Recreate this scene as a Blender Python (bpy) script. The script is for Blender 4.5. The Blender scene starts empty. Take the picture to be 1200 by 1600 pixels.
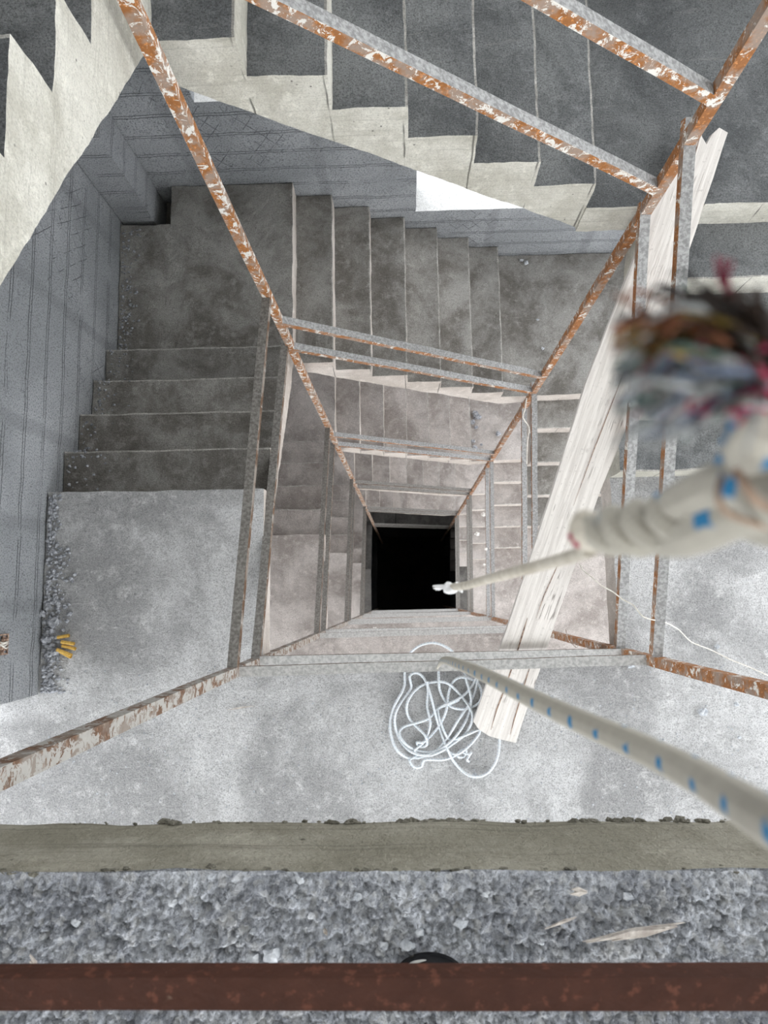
import bpy, bmesh, math, random
from mathutils import Vector, Matrix, noise

# ------------------------------------------------------------------ camera, light, exposure
S = bpy.context.scene
COL = S.collection
CAMZ = 0.92                                   # camera height above the top floor
F = 1075.7                                    # focal length in pixels of a 1200 x 1600 frame
AX = ((0.99934284, -0.01843516, -0.03120936), (-0.01449402, -0.99241153, 0.12210353), (0.03322353, 0.12157094, 0.99202656))
cam_data = bpy.data.cameras.new('camera')
cam = bpy.data.objects.new('camera', cam_data)
COL.objects.link(cam)
right = Vector((AX[0][0], AX[1][0], -AX[2][0])); down = Vector((AX[0][1], AX[1][1], -AX[2][1])); fwd = Vector((AX[0][2], AX[1][2], -AX[2][2]))
cam.matrix_world = Matrix(((right.x, -down.x, -fwd.x, 0), (right.y, -down.y, -fwd.y, 0), (right.z, -down.z, -fwd.z, CAMZ), (0, 0, 0, 1)))
cam_data.sensor_fit = 'VERTICAL'; cam_data.sensor_height = 36.0
cam_data.lens = 36.0 * F / 1600
cam_data.clip_start = 0.02
cam_data.dof.use_dof = True
cam_data.dof.focus_distance = 2.0
cam_data.dof.aperture_fstop = 9.0
S.camera = cam

W = bpy.data.worlds.new('sky'); S.world = W; W.use_nodes = True
bg = W.node_tree.nodes['Background']
bg.inputs['Color'].default_value = (0.955, 0.98, 1.0, 1); bg.inputs['Strength'].default_value = 1.0
S.view_settings.view_transform = 'Standard'; S.view_settings.look = 'None'
S.view_settings.gamma = 1.0; S.view_settings.use_curve_mapping = False
S.view_settings.exposure = 2.0


def pt(px, py, d):                            # a point of the place seen at px, py and d metres below the camera
    v = Vector(((px - 600) / F, (py - 800) / F, 1.0))
    w = right * v.x + down * v.y + fwd * v.z
    k = d / -w.z
    return Vector((w.x * k, w.y * k, CAMZ - d))


# ------------------------------------------------------------------ materials
class NT:
    def __init__(self, name):
        self.m = bpy.data.materials.new(name); self.m.use_nodes = True
        self.t = self.m.node_tree; self.b = self.t.nodes['Principled BSDF']
        self.b.inputs['Specular IOR Level'].default_value = 0.2
        self.pos = self.t.nodes.new('ShaderNodeNewGeometry').outputs['Position']
    def L(self, a, b): self.t.links.new(a, b)
    def setin(self, sock, v):
        if isinstance(v, bpy.types.NodeSocket): self.L(v, sock)
        else: sock.default_value = v
    def math(self, op, a, b=0.0, c=None, clamp=False):
        n = self.t.nodes.new('ShaderNodeMath'); n.operation = op; n.use_clamp = clamp
        self.setin(n.inputs[0], a); self.setin(n.inputs[1], b)
        if c is not None: self.setin(n.inputs[2], c)
        return n.outputs[0]
    def scale(self, vec, s):
        n = self.t.nodes.new('ShaderNodeMapping'); self.L(vec, n.inputs[0]); n.inputs['Scale'].default_value = s
        return n.outputs[0]
    def noise(self, s, detail=4, rough=0.6, vec=None, dist=0.0):
        n = self.t.nodes.new('ShaderNodeTexNoise'); self.L(vec or self.pos, n.inputs['Vector'])
        n.inputs['Scale'].default_value = s; n.inputs['Detail'].default_value = detail
        n.inputs['Roughness'].default_value = rough; n.inputs['Distortion'].default_value = dist
        return n.outputs['Fac']
    def voro(self, s, vec=None, feature='F1', out='Distance'):
        n = self.t.nodes.new('ShaderNodeTexVoronoi'); self.L(vec or self.pos, n.inputs['Vector']); n.feature = feature
        n.inputs['Scale'].default_value = s
        return n.outputs[out]
    def ramp(self, f, a, b):                   # smooth 0..1 between a and b
        n = self.t.nodes.new('ShaderNodeMapRange'); n.interpolation_type = 'SMOOTHSTEP'
        self.L(f, n.inputs[0]); n.inputs[1].default_value = a; n.inputs[2].default_value = b
        return n.outputs[0]
    def mix(self, f, a, b):
        n = self.t.nodes.new('ShaderNodeMix'); n.data_type = 'RGBA'
        self.setin(n.inputs[0], f)
        for i, v in ((6, a), (7, b)):
            if isinstance(v, tuple): n.inputs[i].default_value = (*v, 1)
            else: self.L(v, n.inputs[i])
        return n.outputs[2]
    def sep(self):
        n = self.t.nodes.new('ShaderNodeSeparateXYZ'); self.L(self.pos, n.inputs[0]); return n.outputs
    def bump(self, h, strength=0.5, dist=0.01, prev=None):
        n = self.t.nodes.new('ShaderNodeBump'); self.L(h, n.inputs['Height'])
        n.inputs['Strength'].default_value = strength; n.inputs['Distance'].default_value = dist
        if prev: self.L(prev, n.inputs['Normal'])
        return n.outputs[0]
    def done(self, col, rough=0.9, nrm=None, metal=0.0):
        self.setin(self.b.inputs['Base Color'], (*col, 1) if isinstance(col, tuple) else col)
        self.setin(self.b.inputs['Roughness'], rough); self.b.inputs['Metallic'].default_value = metal
        if nrm: self.L(nrm, self.b.inputs['Normal'])
        return self.m


RUNT_ = 0.2705


def concrete(name, c_dark, c_light, grain=0.5, patch=1.6, lo=0.35, hi=0.65, pits=0.0, streak=0.0, dust=None, vary=0.0, joints=False, cells=0.0):
    n = NT(name)
    big = n.ramp(n.noise(patch, 6, 0.65, dist=0.4), lo, hi)
    c = n.mix(big, c_dark, c_light)
    mid = n.noise(14, 5, 0.7)
    c = n.mix(n.math('MULTIPLY', n.ramp(mid, 0.5, 0.72), 0.45), c, tuple(min(1, v * 1.35) for v in c_light))
    oi = n.t.nodes.new('ShaderNodeObjectInfo').outputs['Random']
    tone = n.math('ADD', n.math('MULTIPLY', oi, vary), 1 - vary / 2)
    vm = n.t.nodes.new('ShaderNodeVectorMath'); vm.operation = 'SCALE'; n.L(c, vm.inputs[0]); n.L(tone, vm.inputs['Scale']); c = vm.outputs[0]
    fine = n.noise(150, 4, 0.8)
    gr = n.noise(48, 5, 0.8)
    c = n.mix(n.math('MULTIPLY', n.ramp(fine, 0.53, 0.38), grain), c, tuple(v * 0.40 for v in c_dark))  # grain hollows shaded in colour, as the bump alone shades weakly
    c = n.mix(n.math('MULTIPLY', n.ramp(gr, 0.47, 0.32), grain * 0.8), c, tuple(v * 0.5 for v in c_dark))
    c = n.mix(n.math('MULTIPLY', n.ramp(fine, 0.56, 0.70), grain * 0.7), c, tuple(min(.9, v * 1.5) for v in c_light))
    if dust:
        sc = n.noise(1.0, 4, 0.7, vec=n.scale(n.pos, (7, 45, 20)), dist=1.5)
        c = n.mix(n.math('MULTIPLY', n.ramp(sc, 0.60, 0.72), 0.5), c, dust)
    if cells:                                  # grains toned at random, standing in for shaded gaps between them
        cv = n.voro(115, out='Color'); sp = n.t.nodes.new('ShaderNodeSeparateXYZ'); n.L(cv, sp.inputs[0])
        c = n.mix(n.math('MULTIPLY', n.ramp(sp.outputs[0], 0.55, 0.2), cells), c, tuple(v * 0.45 for v in c_dark))
        c = n.mix(n.math('MULTIPLY', n.ramp(sp.outputs[1], 0.72, 0.95), cells), c, tuple(min(.88, v * 1.25) for v in c_light))
    h = n.math('ADD', n.math('MULTIPLY', fine, 0.45), n.math('MULTIPLY', gr, 1.2))
    if joints:                                 # upright board joints of the formwork
        x = n.sep()[0]
        fr = n.math('FRACT', n.math('ADD', n.math('DIVIDE', n.math('ADD', x, n.math('MULTIPLY', n.noise(4, 2), 0.03)), RUNT_), 20.37))
        ln = n.math('MULTIPLY', n.ramp(n.math('ABSOLUTE', n.math('SUBTRACT', fr, 0.5)), 0.016, 0.005), n.ramp(n.noise(3.3, 3), 0.40, 0.55))
        g = n.t.nodes.new('ShaderNodeSeparateXYZ'); n.L(n.t.nodes.new('ShaderNodeNewGeometry').outputs['True Normal'], g.inputs[0])
        ln = n.math('MULTIPLY', ln, n.math('GREATER_THAN', n.math('ABSOLUTE', g.outputs[1]), 0.8))
        c = n.mix(n.math('MULTIPLY', ln, 0.75), c, tuple(v * 0.25 for v in c_dark)); h = n.math('SUBTRACT', h, ln)
    if pits:
        v = n.voro(26)
        pit = n.math('MULTIPLY', n.ramp(v, 0.13, 0.07), n.ramp(n.noise(5), 0.5, 0.6))
        c = n.mix(n.math('MULTIPLY', pit, pits), c, tuple(x * 0.3 for x in c_dark))
    if streak:
        st = n.noise(1.0, 3, 0.6, vec=n.scale(n.pos, (1.5, 1.5, 90)))
        c = n.mix(n.math('MULTIPLY', n.ramp(st, 0.55, 0.7), streak), c, tuple(x * 0.6 for x in c_dark))
        h = n.math('ADD', h, n.math('MULTIPLY', st, 0.6))
    nb = n.bump(h, 1.0, 0.007 + 0.014 * grain)
    return n.done(c, 0.93, nb)


def wall_mat(name, axis, joints):
    n = NT(name); x, y, z = n.sep()
    h = x if axis == 0 else y
    base = n.mix(n.ramp(n.noise(1.3, 4, 0.6), 0.35, 0.65), (0.32, 0.335, 0.35), (0.44, 0.455, 0.475))
    c = base
    for j in joints:                           # upright mortar joints between the panels
        w = n.math('ADD', n.math('SUBTRACT', h, j), n.math('MULTIPLY', n.math('SUBTRACT', n.noise(3), 0.5), 0.05))
        band = n.ramp(n.math('ABSOLUTE', w), 0.055, 0.02)
        c = n.mix(n.math('MULTIPLY', band, 0.35), c, (0.20, 0.21, 0.22))
    wob = n.math('MULTIPLY', n.math('SUBTRACT', n.noise(2.2, 3), 0.5), 0.05)
    zz = n.math('ADD', z, wob)
    line = None
    for off in (0.0, 0.022):
        fr = n.math('FRACT', n.math('DIVIDE', n.math('ADD', zz, off + 20), 0.19))
        dd = n.math('ABSOLUTE', n.math('SUBTRACT', fr, 0.5))
        l = n.ramp(dd, 0.02, 0.006)
        line = l if line is None else n.math('MAXIMUM', line, l)
    line = n.math('MULTIPLY', line, n.ramp(n.noise(3.5, 3), 0.36, 0.48))
    # crossed keying scratches in patches
    sm = n.ramp(n.noise(0.9, 1), 0.52, 0.60)
    for s in (1, -1):
        u = n.math('ADD', n.math('ADD', z, n.math('MULTIPLY', h, s * 1.3)), n.math('MULTIPLY', n.noise(1.5, 2), 0.12))
        fr = n.math('FRACT', n.math('MULTIPLY', u, 7.5)); dd = n.math('ABSOLUTE', n.math('SUBTRACT', fr, 0.5))
        line = n.math('MAXIMUM', line, n.math('MULTIPLY', n.math('MULTIPLY', n.ramp(dd, 0.035, 0.01), sm), n.ramp(n.noise(6), 0.45, 0.6)))
    fine = n.noise(110, 4, 0.75)
    c = n.mix(n.math('MULTIPLY', n.ramp(fine, 0.52, 0.36), 0.8), c, (0.10, 0.105, 0.115))
    c = n.mix(n.math('MULTIPLY', line, 0.7), c, (0.08, 0.085, 0.095))
    hh = n.math('SUBTRACT', n.math('ADD', fine, n.math('MULTIPLY', n.noise(35), 0.8)), n.math('MULTIPLY', line, 0.9))
    return n.done(c, 0.95, n.bump(hh, 1.0, 0.016))


def steel(name, amount, orange=(0.34, 0.145, 0.055), paint1=(0.50, 0.48, 0.44), paint2=(0.72, 0.70, 0.66)):
    n = NT(name)
    v = n.scale(n.pos, (1, 1, 1))
    rustc = n.mix(n.noise(40, 4), tuple(c * 0.45 for c in orange), orange)
    rustc = n.mix(n.ramp(n.noise(90, 3), 0.55, 0.7), rustc, tuple(min(1, x * 1.5) for x in orange))
    if name != 'dark_red_rust': rustc = n.mix(n.math('MULTIPLY', n.ramp(n.noise(13, 3), 0.42, 0.62), 0.65), rustc, (0.27, 0.25, 0.225))
    paint = n.mix(n.noise(30), paint1, paint2)
    fl = n.ramp(n.noise(22, 5, 0.75, dist=0.6), amount - 0.02, amount + 0.02)
    c = n.mix(fl, rustc, paint)
    return n.done(c, 0.8, n.bump(n.noise(70, 4), 0.5, 0.003))


def plain(name, c1, c2, s=30, rough=0.85, b=0.003):
    n = NT(name)
    return n.done(n.mix(n.ramp(n.noise(s, 4), 0.35, 0.65), c1, c2), rough, n.bump(n.noise(s * 2, 4), 0.6, b))


def wood(name):
    n = NT(name)
    # grain runs along the plank: rotate position into the plank's own direction
    m = n.t.nodes.new('ShaderNodeMapping'); tc = n.t.nodes.new('ShaderNodeTexCoord')
    n.L(tc.outputs['Object'], m.inputs[0]); m.inputs['Scale'].default_value = (1, 0.045, 1)
    v = m.outputs[0]
    g = n.noise(55, 5, 0.7, vec=v, dist=0.5)
    c = n.mix(n.ramp(g, 0.35, 0.65), (0.52, 0.49, 0.465), (0.66, 0.63, 0.60))
    m2 = n.t.nodes.new('ShaderNodeMapping'); n.L(tc.outputs['Object'], m2.inputs[0]); m2.inputs['Scale'].default_value = (1, 0.03, 1)
    cr = n.voro(38, vec=m2.outputs[0], feature='DISTANCE_TO_EDGE')
    crack = n.math('MULTIPLY', n.ramp(cr, 0.03, 0.008), n.ramp(n.noise(7, 2), 0.55, 0.65))
    c = n.mix(n.math('MULTIPLY', crack, 0.6), c, (0.10, 0.08, 0.07))
    c = n.mix(n.math('MULTIPLY', n.ramp(n.noise(60, 3), 0.60, 0.72), 0.4), c, (0.30, 0.28, 0.27))
    h = n.math('SUBTRACT', g, crack)
    return n.done(c, 0.9, n.bump(h, 0.8, 0.004))


def rope_mat(name, base, fleck, pitch_u=0.017, density=0.26, braid=True):
    n = NT(name)
    uv = n.t.nodes.new('ShaderNodeUVMap').outputs[0]
    s = n.t.nodes.new('ShaderNodeSeparateXYZ'); n.L(uv, s.inputs[0])
    u, v = s.outputs[0], s.outputs[1]
    a = n.math('DIVIDE', u, pitch_u)
    b = n.math('MULTIPLY', v, 3.0)
    row = n.math('FLOOR', b)
    a = n.math('ADD', a, n.math('MULTIPLY', n.noise(160, 2), 0.10)); b = n.math('ADD', b, n.math('MULTIPLY', n.math('SUBTRACT', n.noise(190, 2), 0.5), 0.5))
    fu = n.math('ABSOLUTE', n.math('SUBTRACT', n.math('FRACT', n.math('ADD', a, n.math('MULTIPLY', row, 0.5))), 0.5))
    fv = n.math('ABSOLUTE', n.math('SUBTRACT', n.math('FRACT', b), 0.5))
    d = n.math('MULTIPLY', n.ramp(fu, density * 0.62, density * 0.42), n.ramp(fv, 0.22, 0.13))
    c = n.mix(n.noise(120, 3), tuple(x * 0.75 for x in base), base)
    c = n.mix(d, c, fleck)
    w1 = n.math('SINE', n.math('ADD', n.math('MULTIPLY', u, 2200), n.math('MULTIPLY', v, 25.13)))
    w2 = n.math('SINE', n.math('SUBTRACT', n.math('MULTIPLY', u, 2200), n.math('MULTIPLY', v, 25.13)))
    return n.done(c, 0.85, n.bump(n.math('MULTIPLY', w1, w2), 0.35, 0.0012))


M = dict(
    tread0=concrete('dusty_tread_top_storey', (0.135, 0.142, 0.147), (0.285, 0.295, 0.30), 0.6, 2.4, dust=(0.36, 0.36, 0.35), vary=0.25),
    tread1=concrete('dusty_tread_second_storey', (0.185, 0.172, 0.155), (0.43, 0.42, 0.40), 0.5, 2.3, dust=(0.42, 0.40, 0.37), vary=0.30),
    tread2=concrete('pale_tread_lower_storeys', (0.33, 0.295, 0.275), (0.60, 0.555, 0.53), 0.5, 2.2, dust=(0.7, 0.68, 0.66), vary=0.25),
    side=concrete('shuttered_side', (0.53, 0.51, 0.44), (0.74, 0.72, 0.65), 0.3, 2.6, pits=0.95, streak=0.35, joints=True),
    side2=concrete('shuttered_side_pale', (0.56, 0.50, 0.45), (0.74, 0.68, 0.63), 0.3, 2.0, pits=0.6, streak=0.4, joints=True),
    arris=concrete('worn_arris', (0.40, 0.385, 0.36), (0.62, 0.60, 0.57), 0.5, 14.0),
    floor1=concrete('landing_screed', (0.41, 0.41, 0.415), (0.74, 0.74, 0.75), 0.6, 1.4, lo=0.38, hi=0.62, dust=(0.8, 0.8, 0.8)),
    floor0=concrete('crumbly_mortar', (0.40, 0.42, 0.47), (0.74, 0.77, 0.83), 0.7, 9.0, cells=0.38),
    edge0=concrete('smooth_slab_edge', (0.25, 0.235, 0.185), (0.38, 0.36, 0.30), 0.2, 3.5, pits=0.9, streak=0.7),
    drip=concrete('mortar_drip', (0.15, 0.142, 0.112), (0.29, 0.275, 0.23), 0.5, 8.0),
    deep=concrete('tread_shaded_in_colour', (0.10, 0.095, 0.09), (0.2, 0.19, 0.18), 0.5, 2.0),  # fading light of the sixth storey is put into this tread colour
    wall_l=wall_mat('wall_render_left', 1, (-0.02, 0.42, 0.95, 1.75, 2.5)),
    wall_b=wall_mat('wall_render_back', 0, (-1.45, -0.55, 0.75, 1.6)),
    sill=concrete('rough_sill_mortar', (0.78, 0.78, 0.77), (0.9, 0.9, 0.9), 0.45, 6.0),  # rough mortar, whitened in colour for the daylight on the sills
    dark=concrete('basement_shade_colour', (0.02, 0.02, 0.022), (0.04, 0.04, 0.042), 0.4, 1.0),  # darkness of the lowest storeys is put into this colour
    rust=steel('rusty_steel', 0.58), rust_white=steel('rusty_steel_flaked_paint', 0.54, (0.36, 0.15, 0.05)),
    rust_dull=steel('rusty_steel_dusty', 0.50, (0.17, 0.10, 0.065), (0.26, 0.25, 0.23), (0.40, 0.385, 0.36)),
    rust_red=steel('dark_red_rust', 0.72, (0.07, 0.026, 0.016), (0.20, 0.13, 0.09), (0.28, 0.22, 0.17)),
    rust_brown=steel('brown_rust_edge', 0.60, (0.13, 0.075, 0.045), (0.3, 0.28, 0.26), (0.45, 0.43, 0.4)),
    duststeel=plain('dusty_steel', (0.22, 0.22, 0.22), (0.38, 0.38, 0.38), 70),
    dustlight=plain('pale_dusty_steel', (0.34, 0.34, 0.335), (0.50, 0.495, 0.49), 70),
    duststeel_brown=plain('dusty_brown_steel', (0.15, 0.14, 0.13), (0.27, 0.26, 0.245), 70),
    wood=wood('weathered_board'), chip=plain('splintered_wood', (0.36, 0.32, 0.29), (0.58, 0.54, 0.50), 60),
    stone=plain('mortar_lump', (0.30, 0.32, 0.35), (0.55, 0.57, 0.60), 60, 0.95, 0.006),
    stone_pale=plain('pale_lump', (0.6, 0.58, 0.55), (0.85, 0.83, 0.8), 60),
    rubble=plain('rubble_bits', (0.17, 0.18, 0.20), (0.42, 0.43, 0.46), 60, 0.95, 0.006),
    rope=rope_mat('flecked_rope', (0.44, 0.415, 0.36), (0.03, 0.19, 0.38), 0.034, 0.15),
    rope_far=rope_mat('flecked_rope_coil', (0.80, 0.84, 0.88), (0.40, 0.50, 0.62), density=0.30),
    cord=plain('cream_cord', (0.45, 0.41, 0.34), (0.58, 0.54, 0.47), 120),
    tape=plain('white_tape', (0.75, 0.75, 0.76), (0.9, 0.9, 0.9), 80),
    yellow=plain('yellow_tube', (0.55, 0.33, 0.07), (0.75, 0.50, 0.14), 50, 0.5),
    brown=plain('brown_stuffing', (0.10, 0.06, 0.05), (0.38, 0.27, 0.20), 60), black=plain('black_plastic', (0.012, 0.012, 0.014), (0.03, 0.03, 0.033), 30, 0.4),
    greyp=plain('grey_rim', (0.32, 0.33, 0.32), (0.45, 0.45, 0.44), 30, 0.4),
    wire=plain('pale_wire', (0.50, 0.47, 0.42), (0.70, 0.67, 0.62), 60),
)
FIB = [('dark brown', (0.035, 0.022, 0.016)), ('black', (0.012, 0.012, 0.012)), ('mustard', (0.26, 0.18, 0.05)), ('raspberry', (0.36, 0.03, 0.08)),
       ('slate blue', (0.14, 0.17, 0.24)), ('pale grey', (0.34, 0.35, 0.35)), ('grey green', (0.12, 0.18, 0.15)), ('rust', (0.26, 0.10, 0.05))]
FM = {a: plain('fibre_' + a.replace(' ', '_'), tuple(x * 0.7 for x in c), c, 200, 0.8, 0.0005) for a, c in FIB}


# ------------------------------------------------------------------ helpers
def rough(co):
    return noise.noise_vector(co * 6.0) * 0.0055 + noise.noise_vector(co * 27.0) * 0.0028


def link(name, bm, mats, parent=None, smooth=False):
    me = bpy.data.meshes.new(name); bm.normal_update(); bm.to_mesh(me); bm.free()
    for m in (mats if isinstance(mats, (list, tuple)) else [mats]): me.materials.append(m)
    if smooth:
        for p in me.polygons: p.use_smooth = True
    o = bpy.data.objects.new(name, me); COL.objects.link(o)
    if parent: o.parent = parent
    return o


def tag(o, label=None, cat=None, group=None, kind=None):
    if label: o['label'] = label
    if cat: o['category'] = cat
    if group: o['group'] = group
    if kind: o['kind'] = kind
    return o


def empty(name, loc=(0, 0, 0)):
    o = bpy.data.objects.new(name, None); COL.objects.link(o); o.location = loc; o.empty_display_size = 0.1
    return o


def solid(bm, poly, ext):                      # polygon of 3D points extruded by ext
    a = [bm.verts.new(Vector(p)) for p in poly]; e = Vector(ext)
    b = [bm.verts.new(Vector(p) + e) for p in poly]
    n = len(poly)
    fs = [bm.faces.new(a), bm.faces.new(b[::-1])]
    for i in range(n): fs.append(bm.faces.new((a[i], b[i], b[(i + 1) % n], a[(i + 1) % n])))
    return fs


def box(bm, lo, hi):
    solid(bm, [(lo[0], lo[1], lo[2]), (hi[0], lo[1], lo[2]), (hi[0], hi[1], lo[2]), (lo[0], hi[1], lo[2])], (0, 0, hi[2] - lo[2]))


def cut(bm, cell, axes=(0, 1, 2)):             # slice along a grid shared by every concrete piece
    for ax in axes:
        vals = [v.co[ax] for v in bm.verts]
        a, b = min(vals), max(vals)
        i = math.floor(a / cell) + 1
        while i * cell < b - 1e-4:
            if i * cell > a + 1e-4:
                pc = [0, 0, 0]; pc[ax] = i * cell; no = [0, 0, 0]; no[ax] = 1
                bmesh.ops.bisect_plane(bm, geom=bm.verts[:] + bm.edges[:] + bm.faces[:], plane_co=pc, plane_no=no)
            i += 1


def cast(bm, cell, bottom_mat=1, k=1.0):       # cut, roughen, and give tops slot 0 and sides slot 1
    bmesh.ops.recalc_face_normals(bm, faces=bm.faces)
    cut(bm, cell)
    bm.normal_update()
    for f in bm.faces: f.material_index = 0 if f.normal.z > 0.7 else bottom_mat
    for v in bm.verts: v.co += rough(v.co) * k


def tube(bm, pts, rad, sides=10, smooth_n=0, caps=True, twist=0.0):
    uvl = bm.loops.layers.uv.verify()
    P = [Vector(p) for p in pts]
    R = list(rad) if isinstance(rad, (list, tuple)) else [rad] * len(P)
    for _ in range(smooth_n):                  # Catmull-Rom subdivision
        Q, RR = [], []
        for i in range(len(P) - 1):
            p0, p1, p2, p3 = P[max(i - 1, 0)], P[i], P[i + 1], P[min(i + 2, len(P) - 1)]
            Q += [p1, (p1 * 9 + p2 * 9 - p0 - p3) / 16]; RR += [R[i], (R[i] + R[i + 1]) / 2]
        P, R = Q + [P[-1]], RR + [R[-1]]
    t = (P[1] - P[0]).normalized(); up = Vector((0, 0, 1)) if abs(t.z) < 0.9 else Vector((1, 0, 0))
    nrm = (up - t * up.dot(t)).normalized()
    rings, U = [], []; u = 0
    for i, p in enumerate(P):
        tt = (P[min(i + 1, len(P) - 1)] - P[max(i - 1, 0)])
        if tt.length > 1e-9: t = tt.normalized()
        nrm = (nrm - t * nrm.dot(t)).normalized(); bi = t.cross(nrm)
        if i: u += (p - P[i - 1]).length
        U.append(u)
        rings.append([bm.verts.new(p + (nrm * math.cos(a) + bi * math.sin(a)) * R[i]) for a in [2 * math.pi * j / sides + twist * u for j in range(sides)]])
    for i in range(len(P) - 1):
        for j in range(sides):
            f = bm.faces.new((rings[i][j], rings[i + 1][j], rings[i + 1][(j + 1) % sides], rings[i][(j + 1) % sides]))
            f.smooth = True
            for l, (uu, vv) in zip(f.loops, ((U[i], j), (U[i + 1], j), (U[i + 1], j + 1), (U[i], j + 1))): l[uvl].uv = (uu, vv / sides)
    if caps:
        bm.faces.new(rings[0][::-1]); bm.faces.new(rings[-1])


def lump(bm, c, r, seed=0, flat=1.0, sub=2, amp=0.5):
    rnd = bmesh.ops.create_icosphere(bm, subdivisions=sub, radius=1.0)
    c = Vector(c)
    for v in rnd['verts']:
        d = v.co.normalized(); k = 1 + amp * noise.noise(d * 1.6 + Vector((seed * 3.1, seed * 1.7, 0)))
        k += amp * 0.4 * noise.noise(d * 4 + Vector((seed, 9, 0)))
        q = d * k * (r if not isinstance(r, tuple) else 1)
        if isinstance(r, tuple): q = Vector((q.x * r[0], q.y * r[1], q.z * r[2]))
        q.z *= flat
        v.co = c + q


def profile_L(bm, a, b, out, w=0.045, wv=0.045, t=0.004, seg=0.25, mt=0, ms=1):
    """steel angle: inner top edge runs a to b, one flange flat and pointing out, the other hanging down"""
    a, b = Vector(a), Vector(b); out = Vector(out); ax = (b - a).normalized()
    out = (out - ax * out.dot(ax)).normalized(); dn = ax.cross(out)
    if dn.z > 0: dn = -dn
    n = max(1, int((b - a).length / seg))
    sec = [(0, 0), (w, 0), (w, t), (t, t), (t, wv), (0, wv)]
    rings = []
    for i in range(n + 1):
        c = a.lerp(b, i / n)
        if 0 < i < n: c = c + noise.noise_vector(c * 2.5) * 0.003
        rings.append([bm.verts.new(c + out * x + dn * y) for x, y in sec])
    for i in range(n):
        for j in range(6):
            f = bm.faces.new((rings[i][j], rings[i + 1][j], rings[i + 1][(j + 1) % 6], rings[i][(j + 1) % 6]))
            f.material_index = mt if j == 0 else ms
    for rr in (rings[0][::-1], rings[-1]):
        f = bm.faces.new(rr); f.material_index = ms


# ------------------------------------------------------------------ the stairwell
H, R = 2.89, 0.17
XL, XR, YB = -0.795, 1.14, -0.345              # concrete edges of the open well
WL, WR, WB = -2.03, 2.32, 3.0                  # inner faces of the walls
YL0, RUNL = 0.615, 0.273                       # left flight: first riser, going
XT0, RUNT = -0.777, 0.2705
YR0, RUNR = 1.737, 0.2743
NLEV = 8


def zf(k): return -H * k                       # floor level k
CELL = {0: 0.03, 1: 0.03, 2: 0.05, 3: 0.08, 4: 0.1}
def cell(k): return CELL.get(k, 0.25)
STOREY = ['top storey', 'second storey down', 'third storey down', 'fourth storey down', 'fifth storey down', 'sixth storey down', 'lowest dark storey']
NTH = ['top', 'second', 'third', 'fourth', 'fifth', 'sixth', 'seventh', 'lowest']
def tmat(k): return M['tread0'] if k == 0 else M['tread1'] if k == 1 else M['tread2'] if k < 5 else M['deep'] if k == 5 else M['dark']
def smat(k): return M['side'] if k < 1 else M['side2'] if k < 5 else M['dark']

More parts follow.
